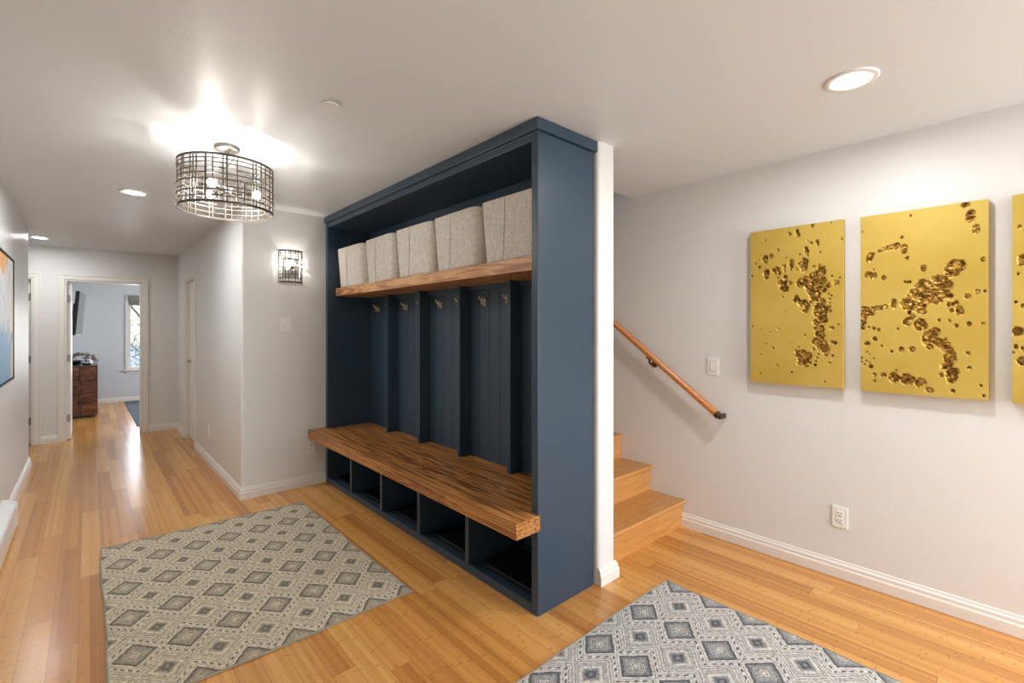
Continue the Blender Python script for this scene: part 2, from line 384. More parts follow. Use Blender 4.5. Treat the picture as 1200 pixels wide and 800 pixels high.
# bedroom and side room
struct('wall_bedroom_back', boxes([(-.42, .59, YB, YB + .12, 0, H), (1.75, 3.62, YB, YB + .12, 0, H), (.59, 1.75, YB, YB + .12, 0, .60), (.59, 1.75, YB, YB + .12, 2.02, H)]), M['bedroom'])
struct('wall_bedroom_left', boxes([(-.42, -.30, YE + .12, YB, 0, H)]), M['bedroom'])
struct('wall_bedroom_right', boxes([(3.5, 3.62, YE + .12, 9.4, 0, H), (3.5, 3.62, 11.0, YB, 0, H), (3.5, 3.62, 9.4, 11.0, 0, .7), (3.5, 3.62, 9.4, 11.0, 2.1, H)]), M['bedroom'])
struct('wall_bedroom_near', boxes([(-.30, -.212, YE + .12, YE + .135, 0, H), (.544, 3.5, YE + .12, YE + .135, 0, H), (-.212, .544, YE + .12, YE + .135, 2.03, H)]), M['bedroom'])
struct('wall_side_room', boxes([(-1.82, -.42, 10.2, 10.32, 0, H), (-1.82, -1.70, YE + .12, 10.2, 0, H)]), M['wall'])
struct('wall_closet', boxes([(1.9, 2.02, YS + .12, YE, 0, H)]), M['wall'])

# baseboards
BP = [(0, 0), (.018, 0), (.018, .052), (.013, .060), (.013, .076), (.007, .083), (.005, .094), (0, .096)]
def baseboard(name, path, mat=None, k=1.0):
    """profile swept along a path, standing out on its right hand side"""
    path = [Vector(p) for p in path]; n = len(path); rings = []; bm = bmesh.new()
    for i, p in enumerate(path):
        d0 = (p - path[i - 1]).normalized() if i else None; d1 = (path[i + 1] - p).normalized() if i < n - 1 else None
        n0 = Vector((d0.y, -d0.x)) if d0 else None; n1 = Vector((d1.y, -d1.x)) if d1 else None
        if n0 is None: m = n1
        elif n1 is None: m = n0
        else: m = (n0 + n1); m = m / (m.dot(n0))
        rings.append([bm.verts.new((p.x + m.x * o, p.y + m.y * o, z * k)) for o, z in BP])
    for A, B in zip(rings, rings[1:]):
        for j in range(len(BP)): bm.faces.new((A[j], A[(j + 1) % len(BP)], B[(j + 1) % len(BP)], B[j]))
    bm.faces.new(rings[0]); bm.faces.new(rings[-1][::-1])
    return struct(name, bm, mat or M['trim'])
baseboard('baseboard_left', [(XL, 4.86), (XL, 6.95), (-1.70, 6.95)])
baseboard('baseboard_end', [(-.429, YE), (-.28, YE)])
baseboard('baseboard_end_right', [(.619, YE), (XH, YE), (XH, 7.425)])
baseboard('baseboard_center', [(XH, 6.575), (XH, YS), (1.634, YS)])
baseboard('baseboard_partition', [(2.08, 1.605), (2.23, 1.605), (2.23, 1.699)][0:2] + [(2.23, 1.699)])
baseboard('baseboard_right', [(XR, 1.699), (XR, YF)])
baseboard('baseboard_bedroom', [(.12, YB), (3.5, YB)], None, .88)

# door trims: casing of two steps
def casing_x(name, x0, x1, y, zt, side=-1, w=.07):
    """opening between x0 and x1 in a wall face at y"""
    s = side; l = []
    for (a, b) in ((w, .014),):
        l += [(x0 - a + .015, x0 - .006, min(y, y + s * b), max(y, y + s * b), 0, zt + a - .015), (x1 + .006, x1 + a - .015, min(y, y + s * b), max(y, y + s * b), 0, zt + a - .015), (x0 - .006, x1 + .006, min(y, y + s * b), max(y, y + s * b), zt + .006, zt + a - .015)]
    b = .022
    l += [(x0 - w, x0 - w + .016, min(y, y + s * b), max(y, y + s * b), 0, zt + w), (x1 + w - .016, x1 + w, min(y, y + s * b), max(y, y + s * b), 0, zt + w), (x0 - w + .016, x1 + w - .016, min(y, y + s * b), max(y, y + s * b), zt + w - .016, zt + w)]
    # jamb lining
    l += [(x0, x0 + .014, y - .002, y + .137, 0, zt), (x1 - .014, x1, y - .002, y + .137, 0, zt), (x0 + .014, x1 - .014, y - .002, y + .137, zt - .014, zt)]
    return struct(name, boxes(l), M['trim'], bevel=.003)
casing_x('trim_1', -.212, .544, YE, 2.03)
casing_x('trim_2', -1.26, -.50, YE, 2.03)
# hall right door casing
w = .072
l = [(XH - .014, XH, 6.65 - .057, 6.644, 0, 2.087), (XH - .014, XH, 7.356, 7.407, 0, 2.087), (XH - .014, XH, 6.644, 7.356, 2.036, 2.087),
     (XH - .022, XH, 6.578, 6.594, 0, 2.102), (XH - .022, XH, 7.406, 7.422, 0, 2.102), (XH - .022, XH, 6.594, 7.406, 2.086, 2.102)]
l += [(XH - .002, XH + .122, 6.65, 6.664, 0, 2.03), (XH - .002, XH + .122, 7.336, 7.35, 0, 2.03), (XH - .002, XH + .122, 6.664, 7.336, 2.016, 2.03)]
l += [(XH + .077, XH + .09, 7.325, 7.336, 0, 2.016)]
struct('trim_3', boxes(l), M['trim'], bevel=.002)

# doors
def hinge(parent, x, y, z, flat=None):
    bm = bmesh.new(); cyl(bm, (x, y, z - .045), (0, 0, 1), .008, .09, 10)
    if flat: bx(bm, *flat, z - .045, z + .045)
    part('hinge', bm, M['hinge'], parent, 'brushed steel hinge')
def door_panels(x0, x1, y0, y1, z0, z1, face):
    """slab; recessed panels drawn as raised frames on the face at constant x"""
    return [(x0, x1, y0, y1, z0, z1)]
d1 = struct('door_1', boxes([(-.198, -.162, YE + .075, YE + .815, .012, 2.010)]), M['trim'], bevel=.002)
for z in (.28, 1.04, 1.80): hinge(d1, -.200, YE + .066, z, (-.212 + .014, -.165, YE + .068, YE + .076))
bm = bmesh.new(); cyl(bm, (-.162, YE + .75, 1.0), (1, 0, 0), .027, .01); cyl(bm, (-.152, YE + .75, 1.0), (1, 0, 0), .011, .04, 12); bx(bm, -.118, -.104, YE + .64, YE + .765, .99, 1.01)
part('door_handle', bm, M['nickel'], d1, bevel=.002)
d2 = struct('door_2', boxes([(-.552, -.516, YE + .075, YE + .815, .012, 2.010)]), M['trim'], bevel=.002)
for z in (.28, 1.04, 1.80): hinge(d2, -.514, YE + .066, z, (-.55, -.5145, YE + .068, YE + .076))
d3 = struct('door_3', boxes([(XH + .035, XH + .07, 6.668, 7.332, .012, 2.010)]), M['trim'], bevel=.002)
for z in (.32, 1.06, 1.78): hinge(d3, XH + .028, 6.672, z, (XH + .026, XH + .0345, 6.672, 6.70))
bm = bmesh.new(); cyl(bm, (XH + .035, 7.26, 1.0), (-1, 0, 0), .026, .01); cyl(bm, (XH + .026, 7.26, 1.0), (-1, 0, 0), .011, .03, 12); bx(bm, XH - .012, XH - .002, 7.17, 7.275, .992, 1.008)
part('door_handle', bm, M['nickel'], d3, bevel=.002)

# bedroom window
w2 = struct('window_2', boxes([(.546, .59, YB - .018, YB + .05, .62, 2.09), (1.75, 1.794, YB - .018, YB + .05, .62, 2.09), (.59, 1.75, YB - .018, YB + .05, 2.045, 2.09),
    (.59, .63, YB + .03, YB + .08, .62, 2.045), (1.71, 1.75, YB + .03, YB + .08, .62, 2.045), (1.14, 1.20, YB + .03, YB + .08, .62, 2.045), (.63, 1.71, YB + .03, YB + .08, .62, .67), (.63, 1.71, YB + .03, YB + .08, 1.99, 2.045)]), M['trim'], bevel=.003)
struct('window_sill', boxes([(.508, 1.83, YB - .05, YB + .03, .592, .62), (.546, 1.794, YB - .015, YB, .545, .592)]), M['trim'], w2, bevel=.003)
struct('window_pane', boxes([(.63, 1.71, YB + .05, YB + .055, .67, 1.99)]), M['glass'], w2)
bm = boxes([(.595, 1.745, YB - .045, YB + .02, 1.95, 2.075)]); bx(bm, .6, 1.74, YB - .002, YB + .004, 1.88, 1.95)
o = struct('window_shade', bm, M['shade'], w2, bevel=.004)

# outdoors behind the bedroom window
struct('ground', boxes([(-30, 40, 12.3, 70, -.5, -.3)]), M['ground'])
random.seed(5)
def tree(x, y, h, lean, label):
    bm = bmesh.new()
    def grow(p, d, L, r, depth):
        pts = [p]; q = p.copy(); dd = d.copy()
        for i in range(4):
            dd = (dd + Vector((random.uniform(-.22, .22), random.uniform(-.22, .22), random.uniform(-.05, .15)))).normalized(); q = q + dd * L / 4; pts.append(q.copy())
        tube(bm, pts, [r * (1 - .12 * i) for i in range(5)], 5)
        if depth > 0:
            for i in range(3 if depth > 1 else 4):
                k = random.choice((2, 3, 4)); nd = (dd + Vector((random.uniform(-.9, .9), random.uniform(-.9, .9), random.uniform(-.2, .6)))).normalized()
                grow(pts[k], nd, L * .66, r * .52, depth - 1)
    grow(Vector((x, y, -.32)), Vector(lean).normalized(), h, h * .03, 4)
    return tag(new('bare_tree', bm, M['bark']), label, 'tree')
tree(1.6, 17, 2.6, (-.35, 0, 1), 'bare branching tree standing outside the bedroom window')
bm = bmesh.new()
for i in range(1600):
    x, y = random.uniform(-2, 10), random.uniform(21, 23); z = random.uniform(-.3, 3.4 + 1.0 * math.sin(x * 1.3))
    a = Vector((x, y, z)); tube(bm, [a, a + Vector((random.uniform(-.3, .3), random.uniform(-.3, .3), random.uniform(.05, .5)))], .018, 3)
tag(new('hedge', bm, M['foliage']), 'pale twiggy hedge beyond the tree outside bedroom window', 'hedge')

# ------------------------------------------------------------------ staircase
RISE, RUN, Y1 = .190, .265, 1.700
st = thing('staircase', 'wooden bamboo staircase rising behind the white partition wall', 'staircase', (2.7, Y1, 0))
NST = 13
for i in range(NST):
    y = Y1 + RUN * i; z = RISE * (i + 1)
    y0 = y - .028; y1 = y + RUN + .018
    bm = bmesh.new(); t = .028
    prof = [(y1, z), (y1, z - t), (y0 + .012, z - t), (y0 + .004, z - t + .005), (y0, z - t / 2), (y0 + .004, z - .005), (y0 + .012, z)]
    a = [bm.verts.new((2.2315, p, q)) for p, q in prof]; b = [bm.verts.new((XR - .0015, p, q)) for p, q in prof]; n = len(prof)
    bm.faces.new(a); bm.faces.new(b[::-1])
    for k in range(n): bm.faces.new((a[k], a[(k + 1) % n], b[(k + 1) % n], b[k]))
    part('tread', bm, M['stair'], st)
    part('riser', boxes([(2.2315, XR - .0015, y, y + .018, RISE * i, z - t)]), M['stair'], st)
struct('floor', boxes([(2.2315, XR - .002, Y1 + RUN * NST, 7.02, RISE * NST - .03, RISE * NST)]), M['stair'])

# handrail
hr = thing('handrail', 'round orange wooden handrail on dark brackets along the stair wall', 'handrail', (3.10, 1.42, .845))
sl = .745; ya, za = 1.425, .848; yb = 4.9
d = Vector((0, 1, sl)).normalized()
A = Vector((3.10, ya, za)); B = Vector((3.10, yb, za + sl * (yb - ya)))
bm = bmesh.new(); tube(bm, [A, B], .0225, 20); o = part('rail', bm, M['rail'], hr)
for p in o.data.polygons: p.use_smooth = len(p.vertices) == 4
bm = bmesh.new(); tube(bm, [A - d * .028, A], .0245, 16); bx(bm, 3.09, XR, ya - .036, ya - .020, za - .034, za - .004)
part('end_cap', bm, M['bronze_dark'], hr, 'dark bronze end cap', bevel=.003)
for y in (1.925, 3.2, 4.5):
    z = za + sl * (y - ya); bm = bmesh.new()
    cyl(bm, (XR, y, z - .075), (-1, 0, 0), .026, .010, 24, .022)
    tube(bm, [(XR - .008, y, z - .075), (XR - .04, y, z - .078), (3.105, y, z - .062), (3.10, y, z - .022)], .008, 10)
    bx(bm, 3.088, 3.112, y - .02, y + .02, z - .031, z - .019)
    part('bracket', bm, M['bronze_dark'], hr, smooth=False)

# ------------------------------------------------------------------ locker bench cabinet
cab = thing('mudroom_locker', 'tall navy painted locker unit with wooden bench, shelf, hooks and floor cubbies', 'locker', (1.86, 3.0, 0))
XF, XB, YN, YFAR, BZ = 1.635, 2.075, 1.63, 4.395, .502
CZ = H - .002
bm = boxes([(XF, XB - .016, YN, YN + .045, 0, 2.376), (XB - .016, XB, YN + .008, YN + .045, 0, 2.376)])
part('side_panel', bm, M['navy'], cab, bevel=.0025)
part('side_panel', boxes([(XF, XB, YFAR - .048, YFAR, 0, 2.376)]), M['navy'], cab, bevel=.0025)
# crown: band standing proud, rail and roof under it
part('crown', boxes([(XF - .016, 2.098, YN - .016, YFAR, 2.380, CZ), (XF - .002, XB, YN + .002, YFAR, 2.372, 2.380)]), M['navy'], cab, bevel=.0025)
part('top_rail', boxes([(XF, XF + .02, YN + .045, YFAR - .048, 2.337, 2.376)]), M['navy'], cab, bevel=.002)
part('roof_panel', boxes([(XF + .02, XB - .02, YN + .045, YFAR - .048, 2.337, 2.370)]), M['navy'], cab)
part('cleat', boxes([(XB - .038, XB - .02, YN + .045, YFAR - .048, 2.262, 2.337)]), M['navy'], cab, bevel=.002)
# back panel with V-grooved boards
bm = bmesh.new(); y = YN + .045; pts = [(XB, YFAR), (XB, y)]
G = .0032; step = .112
xs = XB - .02; pts.append((xs, y)); k = y + .06
while k < YFAR - .06:
    pts += [(xs, k - G), (xs + .005, k), (xs, k + G)]; k += step
pts.append((xs, YFAR)); pts = [(a, min(b, YFAR - .001)) for a, b in pts]
prism(bm, pts, .03, 2.372)
part('back_panel', bm, M['navy'], cab)
# shelf and bench
SZ0, SZ1 = 1.713, 1.788
part('shelf', boxes([(1.710, XB - .02, YN + .045, YFAR - .048, SZ0, SZ1)]), M['shelf'], cab, 'walnut wood shelf', bevel=.002)
bm = bmesh.new()
prism(bm, [(1.478, 1.614), (XF, 1.614), (XF, YN + .045), (XB - .02, YN + .045), (XB - .02, YFAR - .048), (XF, YFAR - .048), (XF, YFAR + .004), (1.478, YFAR + .004)], .425, BZ)
part('bench_seat', bm, M['bench'], cab, 'thick walnut wood bench top', bevel=.002)
part('rail', boxes([(XF + .04, XF + .058, YN + .045, YFAR - .048, .345, .425)]), M['navy'], cab)
DY = (2.209, 2.747, 3.290, 3.826)
for y in DY:
    part('divider', boxes([(1.957, XB - .0205, y - .016, y + .016, BZ, SZ0)]), M['navy'], cab, bevel=.002)
for y in (2.212, 2.752, 3.290, 3.836):
    part('cubby_divider', boxes([(XF, XB - .0205, y - .017, y + .017, .030, .425)]), M['navy'], cab, bevel=.002)
part('toe_rail', boxes([(XF, XF + .022, YN + .045, YFAR - .048, 0, .046)]), M['navy'], cab, bevel=.002)
part('base_board', boxes([(XF + .022, XB - .0205, YN + .045, YFAR - .048, .012, .030)]), M['navy'], cab)
# cleat under the shelf
part('cleat', boxes([(XB - .045, XB - .0205, YN + .045, YFAR - .048, SZ0 - .035, SZ0)]), M['navy'], cab)
# hooks: Y shaped, two prongs
ED = [YN + .045] + list(DY) + [YFAR - .048]
for a, b in zip(ED, ED[1:]):
    for f in (.19, .67):
        y = a + (b - a) * f; xw = XB - .02; bm = bmesh.new(); z = 1.60
        bx(bm, xw - .006, xw, y - .009, y + .009, z - .03, z + .018)
        tube(bm, [(xw - .004, y, z - .014), (xw - .018, y, z - .008), (xw - .034, y, z + .006), (xw - .056, y + .004, z + .034)], [.0065, .0065, .006, .0045], 8)
        tube(bm, [(xw - .018, y, z - .008), (xw - .03, y, z - .020), (xw - .036, y, z - .012)], [.006, .0055, .004], 8)
        tube(bm, [(xw - .022, y, z - .004), (xw - .028, y - .004, z + .012), (xw - .03, y - .014, z + .028)], [.006, .005, .004], 8)
        part('coat_hook', bm, M['brass'], cab, 'small branching champagne coat hook')

# boot trays in the cubbies
def tray_mesh():
    bm = bmesh.new(); hx, hy, r = .165, .222, .03
    def loop(k, z, rr): return [bm.verts.new((x, y, z)) for x, y in arc(hx - k - rr, hy - k - rr, rr, 0, 90) + arc(-hx + k + rr, hy - k - rr, rr, 90, 180) + arc(-hx + k + rr, -hy + k + rr, rr, 180, 270) + arc(hx - k - rr, -hy + k + rr, rr, 270, 360)]
    L = [loop(.004, 0, r), loop(0, .022, r), loop(.003, .026, r), loop(.010, .024, r - .008), loop(.013, .007, r - .01)]
    bm.faces.new(L[0][::-1]); bm.faces.new(L[-1])
    for A, B in zip(L, L[1:]):
        for i in range(len(A)): bm.faces.new((A[i], A[(i + 1) % len(A)], B[(i + 1) % len(B)], B[i]))
    for i in range(11):
        x = -hx + .035 + i * .026; bx(bm, x - .004, x + .004, -hy + .03, hy - .03, .006, .011)
    return bm
CY = [(a + b) / 2 for a, b in zip([1.675, 2.212, 2.752, 3.290, 3.836], [2.212, 2.752, 3.290, 3.836, 4.347])]
where = ['in the nearest floor cubby, beside the tall end panel', 'in the second floor cubby from the near end', 'in the middle floor cubby', 'in the fourth floor cubby from the near end', 'in the farthest floor cubby, beside the sconce wall']
tr0 = new('boot_tray', tray_mesh(), M['rubber'])
for i, y in enumerate(CY):
    o = tr0 if i == 0 else tr0.copy()
    if i: COL.objects.link(o)
    o.location = (1.872, y + (.006 if i == 0 else 0), .0305)
    tag(o, 'black ribbed boot tray ' + where[i], 'tray', 'boot trays in the floor cubbies')

# felt bins
def bin_mesh(w0=.462, w1=.508, d0=.29, d1=.325, h=.350):
    bm = bmesh.new(); NZ = 6
    def loop(k, z, w, d, r, bulge=0):
        hx, hy = d / 2 - k, w / 2 - k; r = max(.01, r - k)
        P = arc(hx - r, hy - r, r, 0, 90) + [(0, hy + bulge)] + arc(-hx + r, hy - r, r, 90, 180) + [(-hx - bulge, hy * .3), (-hx - bulge, -hy * .3)] + arc(-hx + r, -hy + r, r, 180, 270) + [(0, -hy - bulge)] + arc(hx - r, -hy + r, r, 270, 360)
        return [bm.verts.new((x - (d1 - d) * .0, y, z)) for x, y in P]
    L = []
    for i in range(NZ + 1):
        t = i / NZ; L.append(loop(0, h * t, w0 + (w1 - w0) * t, d0 + (d1 - d0) * t, .055, .006 * math.sin(math.pi * t)))
        if i == 0: L.append(loop(0, .004, w0, d0, .055))
        if i == NZ - 1: L.append(loop(0, h - .004, w1, d1, .055))
    T = .009
    for i in range(NZ, -1, -1):
        t = i / NZ; L.append(loop(T, max(h * t, .01), w0 + (w1 - w0) * t, d0 + (d1 - d0) * t, .055))
    L.insert(0, loop(.02, 0, w0, d0, .055))
    bm.faces.new(L[0][::-1]); bm.faces.new(L[-1])
    for A, B in zip(L, L[1:]):
        for i in range(len(A)): bm.faces.new((A[i], A[(i + 1) % len(A)], B[(i + 1) % len(B)], B[i]))
    return bm
LB = ['heathered beige felt bin nearest the camera, beside the tall end panel', 'heathered beige felt bin, second on the shelf from the near end', 'heathered beige felt bin in the middle of the row of five', 'heathered beige felt bin, second from the far end of the shelf', 'heathered beige felt bin at the far end of the shelf, by the sconce wall']
tops = [(2.190, 1.682), (2.706, 2.204), (3.222, 2.716), (3.752, 3.246), (4.325, 3.795)]
random.seed(3)
b0 = None
for i, (yl, yr) in enumerate(tops):
    if b0 is None:
        b0 = thing('felt_bin', LB[0], 'bin', (0, 0, 0), 'felt bins on the top shelf')
        body = new('bin_body', bin_mesh(), M['felt'], b0, smooth=True)
        md = body.modifiers.new('sub', 'SUBSURF'); md.levels = md.render_levels = 1
        bm = bmesh.new()
        tube(bm, [(-.1455 - .0175 * t - .0062 * math.sin(math.pi * t), .03 + .03 * (1 - t) ** 3 - .008 * t, .003 + .344 * t) for t in [k / 10 for k in range(11)]], .0016, 6)
        seam = new('seam', bm, M['felt_seam'], b0)
        bm = bmesh.new()
        rb = []
        for sgn in (0, 1):
            pass
        b = b0
    else:
        b = b0.copy(); COL.objects.link(b); b['label'] = LB[i]
        for ch in (body, seam):
            c = ch.copy(); COL.objects.link(c); c.parent = b
    b.location = (1.867, (yl + yr) / 2, SZ1 + .0005); b.rotation_euler = (0, 0, math.radians((1.2, -.8, .8, -1.2, 1.5)[i]))
    b.scale = (1, (yl - yr) / .512, 1)

# ------------------------------------------------------------------ rugs
def rug(name, x0, x1, y0, y1, mat, label, seed):
    random.seed(seed); bm = bmesh.new(); nx, ny = 24, 30
    wx = [random.uniform(-1, 1) for _ in range(8)]
    def wob(t, k): return .004 * math.sin(t * 9 + wx[k] * 3) + .002 * math.sin(t * 31 + wx[k + 1] * 5)
    def P(i, j, z):
        u, v = i / nx, j / ny; x = x0 + (x1 - x0) * u; y = y0 + (y1 - y0) * v
        x += wob(v, 0) * (1 - u) + wob(v, 2) * u; y += wob(u, 4) * (1 - v) + wob(u, 6) * v
        return (x, y, z)
    top = [[bm.verts.new(P(i, j, .010 if 0 < i < nx and 0 < j < ny else .007)) for j in range(ny + 1)] for i in range(nx + 1)]
    bot = [[bm.verts.new(P(i, j, .0005)) for j in range(ny + 1)] for i in range(nx + 1)]
    for i in range(nx):
        for j in range(ny):
            bm.faces.new((top[i][j], top[i + 1][j], top[i + 1][j + 1], top[i][j + 1])); bm.faces.new((bot[i][j], bot[i][j + 1], bot[i + 1][j + 1], bot[i + 1][j]))
    for i in range(nx):
        for j in (0, ny): bm.faces.new((top[i][j], top[i + 1][j], bot[i + 1][j], bot[i][j]))
    for j in range(ny):
        for i in (0, nx): bm.faces.new((top[i][j], top[i][j + 1], bot[i][j + 1], bot[i][j]))
    t = thing(name, label, 'rug', ((x0 + x1) / 2, (y0 + y1) / 2, 0))
    root = new('pile', bm, mat, None); root.parent = t; root.location = (-t.location.x, -t.location.y, 0)
    # bound edge
    pts = [P(i, 0, .005) for i in range(nx + 1)] + [P(nx, j, .005) for j in range(1, ny + 1)] + [P(i, ny, .005) for i in range(nx - 1, -1, -1)] + [P(0, j, .005) for j in range(ny - 1, 0, -1)]
    bm = bmesh.new(); tube(bm, pts, .0048, 6, closed=True); part('binding', bm, M['rug_edge'], t)
rug('area_rug', .060, 1.288, 2.235, 3.985, M['rug1'], 'beige and grey diamond patterned rug on the floor before the locker bench', 1)
rug('area_rug', .65, 2.400, .158, 1.382, M['rug2'], 'diamond patterned rug with cool daylight put into its colour, at the bottom edge, before the stairs', 2)
o = new('area_rug', boxes([(.53, 2.6, 8.72, 11.84, .0005, .012)]), M['bedrug'], None, bevel=.003)
tag(o, 'dark slate blue rug on the bedroom floor', 'rug')

# ------------------------------------------------------------------ gold relief panels
def px_ray(u, v, x):
    F = (math.sin(YAW), math.cos(YAW)); R = (math.cos(YAW), -math.sin(YAW)); a = (u - CX) / F_PX
    rx, ry, rz = F[0] + R[0] * a, F[1] + R[1] * a, (HORIZON - v) / F_PX
    t = x / rx; return ry * t, EYE + rz * t
XPF = 3.130
P1 = [(97,115,4),(203,88,6),(197,82,4),(232,75,8),(237,92,9),(297,52,8),(376,41,4),(424,108,6),(277,118,4),(293,126,6),(318,120,8),(321,130,7),(151,157,6),(271,150,8),(274,163,10),(277,178,5),(331,166,5),(244,175,4),(187,190,4),(57,215,6),(70,200,3),(73,230,7),(96,194,12),(98,208,8),(121,183,9),(102,256,13),(102,272,9),(40,268,5),(132,241,8),(146,244,13),(157,255,8),(178,225,8),(178,245,7),(207,212,13),(209,225,9),(205,240,5),(262,208,16),(260,225,16),(262,240,12),(240,215,5),(226,230,3),(232,238,4),
(150,275,4),(182,272,10),(160,295,10),(175,305,14),(182,320,14),(165,318,10),(204,297,8),(186,290,8),(247,298,18),(270,290,20),(300,275,20),(320,262,18),(335,250,18),(326,225,9),(303,228,6),(345,232,8),(285,310,22),(310,300,24),(335,285,20),(300,320,20),(330,310,20),(345,325,12),(318,335,18),(290,340,12),(366,307,11),(400,294,12),(415,274,4),(382,268,5),
(228,357,10),(222,372,9),(235,365,8),(247,380,12),(262,380,14),(272,395,14),(268,412,12),(250,392,8),(300,360,14),(320,360,14),(290,375,8),(367,343,5),(379,351,5),(372,366,6),(371,380,4),(395,360,2),(172,356,4),(182,417,3),
(340,380,14),(330,400,20),(350,410,16),(365,405,12),(375,415,7),(310,405,10),(315,425,14),(335,430,18),(345,450,16),(325,455,16),(310,465,12),(355,455,10),(409,473,5),(381,489,9),(42,482,4),(77,493,3),(153,492,5),(118,506,4),(266,519,5),(206,548,2),
(318,492,14),(335,492,14),(325,512,16),(340,520,12),(310,545,14),(330,545,18),(345,560,18),(352,580,18),(355,598,10),(330,570,14),(303,580,7),(380,548,8),(395,552,9),(320,560,10),(100,556,5),(131,573,5),(239,570,4),(77,603,4),(384,606,6),(372,637,6),
(230,590,10),(240,600,16),(260,598,16),(278,605,16),(250,620,16),(270,625,14),(245,640,12),(262,640,10),(225,605,8),(285,622,8),(290,636,6),(318,615,6),(312,630,5),(310,645,7),(272,653,4),(280,650,4),(324,601,5),(77,680,4),(148,648,6),(210,677,5),(350,718,5)]
P2A = [(67,302,9),(428,177,9),(362,338,12),(838,95,22),(815,95,14),(862,92,14),(875,180,38),(918,278,30),(128,480,24),(112,505,22),(145,470,16),(195,447,15),(225,430,16),(255,420,18),(285,412,18),(315,405,22),(330,400,20),(378,420,26),(378,440,22),(404,494,14),(392,498,10),(522,573,24),(755,570,55),(725,585,45),(795,555,42),(970,506,18),(151,581,7),(105,622,22),(130,625,22),(160,628,20),(228,643,18),(385,673,10),(405,675,12),(425,673,12),
(600,650,20),(640,660,35),(680,665,35),(715,690,28),(650,700,45),(700,720,35),(720,780,25),(510,700,40),(550,710,40),(600,730,50),(480,730,35),(450,780,50),(540,780,60),(620,790,50),(850,785,22),(930,748,20),(985,743,12)]
P2B = [(830,15,20),(570,20,30),(640,0,30),(690,10,18),(420,60,55),(375,70,38),(480,70,50),(490,110,35),(440,30,60),(540,5,45),(400,130,18),(385,195,28),(370,200,20),(405,180,22),(425,160,18),(290,68,24),(290,50,18),(290,85,20),(740,62,20),(715,70,15),(685,72,18),(763,118,32),(706,118,18),
(75,110,25),(100,115,20),(140,108,20),(170,100,18),(200,95,16),(228,88,16),(75,150,28),(70,200,22),(68,235,18),(110,135,18),(135,140,16),(110,235,9),(145,248,14),(180,255,12),(318,249,10),(618,185,12),(690,190,13),(742,225,17),(832,213,20),(932,213,16),(484,222,42),(510,222,26),(460,222,26),
(590,270,28),(560,285,30),(530,290,25),(520,320,28),(520,345,24),(560,330,45),(550,375,25),(600,345,35),(630,355,35),(660,375,35),(680,400,35),(700,430,35),(720,460,25),(700,470,35),(680,495,35),(655,515,28),(665,450,20),(610,262,16),
(663,325,13),(155,320,17),(98,357,18),(204,371,9),(276,410,11),(345,398,20),(420,395,20),(435,398,12),(100,417,9),(118,432,6),(825,422,17),(833,535,18),(60,458,8),(90,477,8),(56,488,8),(118,488,7),(80,505,9),(148,463,8),(125,520,18),(150,578,18),(215,580,20),(308,549,11),(152,621,11),(290,597,38),(270,600,22),(315,595,20),(385,610,42),(415,612,26),(360,610,26),(470,640,28),(490,630,30),(512,635,18),(545,690,26),(535,690,20),(631,582,18),(710,575,45),(705,605,35),(730,560,30),(680,580,22),(716,695,17),(918,657,13),(938,730,14)]
P3 = [(106,142,9),(120,262,20),(101,310,6),(93,412,6),(118,425,9),(98,518,18),(110,518,14),(93,573,9),(84,594,5),(118,580,9),(112,625,15)]
def blobs(lst, ox, oy, sc, ky=1.0):
    out = []
    for x, y, r in lst:
        u, v = ox + x / sc, oy + y / sc; yy, zz = px_ray(u, v, XPF)
        y2, z2 = px_ray(u + r / sc, v + r / sc, XPF); y3, _ = px_ray(u - r / sc, v, XPF)
        out.append((yy, zz, abs(y3 - px_ray(u + r / sc, v, XPF)[0]) / 2, abs(z2 - zz)))
    return out
B1 = blobs(P1, 870, 250, 3.638); B2 = blobs(P2A, 1000, 225, 6.4) + blobs(P2B, 1000, 345, 6.153)
rs = random.Random(11)
B3 = blobs(P3, 1160, 220, 3.077)
cy, cz = -.02, 1.72
for i in range(26):
    cy -= rs.uniform(.0, .016); cz -= rs.uniform(.0, .03); B3.append((cy + rs.uniform(-.04, .04), cz + rs.uniform(-.03, .03), rs.uniform(.012, .03), rs.uniform(.012, .035)))
for i in range(60): q = rs.uniform(.003, .011); B3.append((rs.uniform(-.40, -.03), rs.uniform(1.1, 2.0), q, q * 1.1))
def vnoise(x, y, seed):
    rg = np.random.RandomState(seed); T = rg.rand(64, 64)
    xi = np.floor(x).astype(int); yi = np.floor(y).astype(int); fx = x - xi; fy = y - yi
    fx = fx * fx * (3 - 2 * fx); fy = fy * fy * (3 - 2 * fy)
    g = lambda a, b: T[a % 64, b % 64]
    return (g(xi, yi) * (1 - fx) + g(xi + 1, yi) * fx) * (1 - fy) + (g(xi, yi + 1) * (1 - fx) + g(xi + 1, yi + 1) * fx) * fy
